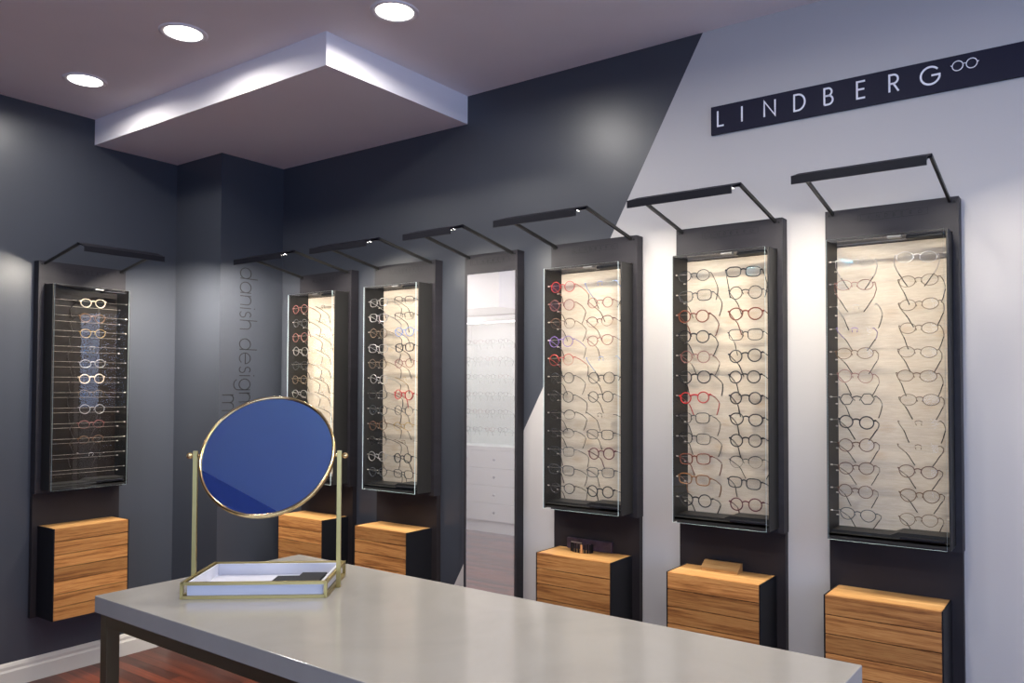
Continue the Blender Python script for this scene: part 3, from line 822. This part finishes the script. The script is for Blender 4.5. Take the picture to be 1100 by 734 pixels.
# black folder / case lying in the tray
t = empty('glasses_case', (0, 0, 0)); 
Mx = Matrix.Translation((ORG.x, ORG.y, TZ)) @ Matrix.Rotation(TH, 4, 'Z')
t.location = Mx @ Vector((.105, .035, .0115)); t.rotation_euler = (0, 0, TH)
tag(t, 'flat black leather case lying in the right end of the white tray', 'case')
b = BM(); box(b, -.095, .072, -.055, .045, 0, .006, bev=.002); obj('case_body', b, M['padd'], t)
b = BM(); box(b, -.025, .050, -.045, .062, .0062, .0115, bev=.002); obj('flap', b, M['padd'], t)

# ------------------------------------------------------------------ white cabinet on the left wall, seen in the tall mirror
wc = empty('white_cabinet', (-1.24, YB, 0)); tag(wc, 'tall white cabinet of glasses seen only as a reflection in the narrow wall mirror', 'cabinet')
b = BM(); w_, d_ = 1.0, .36; zt = 2.24; zd = .85
box(b, 0, w_, 0.002, .03, .12, zt); box(b, 0, .03, .03, d_, .12, zt); box(b, w_ - .03, w_, .03, d_, .12, zt)
box(b, .03, w_ - .03, .03, d_, zt - .05, zt); box(b, .03, w_ - .03, .03, d_, zd, zd + .04); box(b, .01, w_ - .01, .002, d_ - .03, 0, .12)
box(b, .03, w_ - .03, .03, d_ - .02, .12, zd)
obj('body', b, M['whitecab'], wc)
for i in range(4):
    b = BM(); z = .125 + i * .181; box(b, .033, w_ - .033, d_ - .0198, d_, z, z + .177, bev=.002); o = obj('drawer', b, M['whitecab'], wc)
    for x in (.25, .62):
        b = BM(); bmesh.ops.create_uvsphere(b, u_segments=12, v_segments=8, radius=.013, matrix=Matrix.Translation((x, d_ + .012, z + .088))); obj('knob', b, M['knob'], o, True)
for i in range(6):
    b = BM(); z = 1.03 + i * .185; box(b, .0305, w_ - .0305, .031, .28, z, z + .006); obj('shelf', b, M['shelfglass'], wc)
ld = bpy.data.lights.new('cabinet_fill_light', 'AREA'); ld.shape = 'RECTANGLE'; ld.size = .8; ld.size_y = .04; ld.energy = 1.6; ld.color = (1, .97, .94)  # area light added under the cabinet top to brighten it, no fitting modelled
lo = bpy.data.objects.new('cabinet_fill_light', ld); COL.objects.link(lo); lo.parent = wc; lo.location = (w_ / 2, .31, zt - .06)
RW = ['topmost', 'second', 'third', 'fourth', 'fifth', 'lowest']
for i in range(6):
    for j in range(4):
        z = 1.037 + i * .185 + .024
        glasses('round', 'metal', ('grey', 'dark', 'rose', 'dark')[(i + j) % 4], (-1.24 + .13 + .17 * j, YB + .25, z), (0, 0, PI),
                f"thin rimmed glasses on the {RW[5 - i]} shelf of the white cabinet, reflected in the tall mirror", 'glasses in the white cabinet', scale=1.05)

# ------------------------------------------------------------------ daylight through the shop window, world
wd = bpy.data.worlds.new('sky'); SC.world = wd; wd.use_nodes = True
bg = wd.node_tree.nodes['Background']; bg.inputs[0].default_value = (.46, .61, 1., 1); bg.inputs[1].default_value = SKY
pl = bpy.data.lights.new('window_portal', 'AREA'); pl.shape = 'RECTANGLE'; pl.size = WY1 - WY0; pl.size_y = WZ1 - WZ0
pl.cycles.is_portal = True
po = bpy.data.objects.new('window_portal', pl); COL.objects.link(po); po.location = (X1 + .12, (WY0 + WY1) / 2, (WZ0 + WZ1) / 2)
po.rotation_euler = (0, PI / 2, 0); po.rotation_euler = (Vector((-1, 0, 0)).to_track_quat('-Z', 'Z')).to_euler()
pl = bpy.data.lights.new('window_portal', 'AREA'); pl.shape = 'RECTANGLE'; pl.size = FX1 - FX0; pl.size_y = FZ1 - FZ0
pl.cycles.is_portal = True
po = bpy.data.objects.new('window_portal', pl); COL.objects.link(po); po.location = ((FX0 + FX1) / 2, Y0 - .12, (FZ0 + FZ1) / 2)
po.rotation_euler = (Vector((0, 1, 0)).to_track_quat('-Z', 'Z')).to_euler()

# ------------------------------------------------------------------ camera
cam = bpy.data.cameras.new('camera'); co = bpy.data.objects.new('camera', cam); COL.objects.link(co); SC.camera = co
YAW, PITCHC, ROLL, FP = .6066, .0269, .0020, 853.256
F = Vector((-math.sin(YAW) * math.cos(PITCHC), math.cos(YAW) * math.cos(PITCHC), math.sin(PITCHC)))
Rv = Vector((math.cos(YAW), math.sin(YAW), 0)); U = Rv.cross(F)
R2 = Rv * math.cos(ROLL) + U * math.sin(ROLL); U2 = -Rv * math.sin(ROLL) + U * math.cos(ROLL)
mw = Matrix((R2, U2, -F)).transposed().to_4x4(); mw.translation = Vector((4.5044, -3.0165, 1.5))
co.matrix_world = mw
cam.sensor_fit = 'HORIZONTAL'; cam.sensor_width = 36; cam.lens = FP / 1100 * 36
cam.shift_x = -39.223 / 1100; cam.shift_y = 26.536 / 1100; cam.clip_start = .05

SC.view_settings.view_transform = 'Standard'; SC.view_settings.look = 'None'
SC.view_settings.gamma = 1; SC.view_settings.use_curve_mapping = False; SC.view_settings.exposure = 0.0
SC.cycles.use_denoising = True
SC.cycles.max_bounces = 10; SC.cycles.transparent_max_bounces = 32; SC.cycles.diffuse_bounces = 4; SC.cycles.glossy_bounces = 5
SC.cycles.caustics_reflective = False; SC.cycles.caustics_refractive = False
SC.cycles.sample_clamp_indirect = 4
bpy.context.view_layer.update()
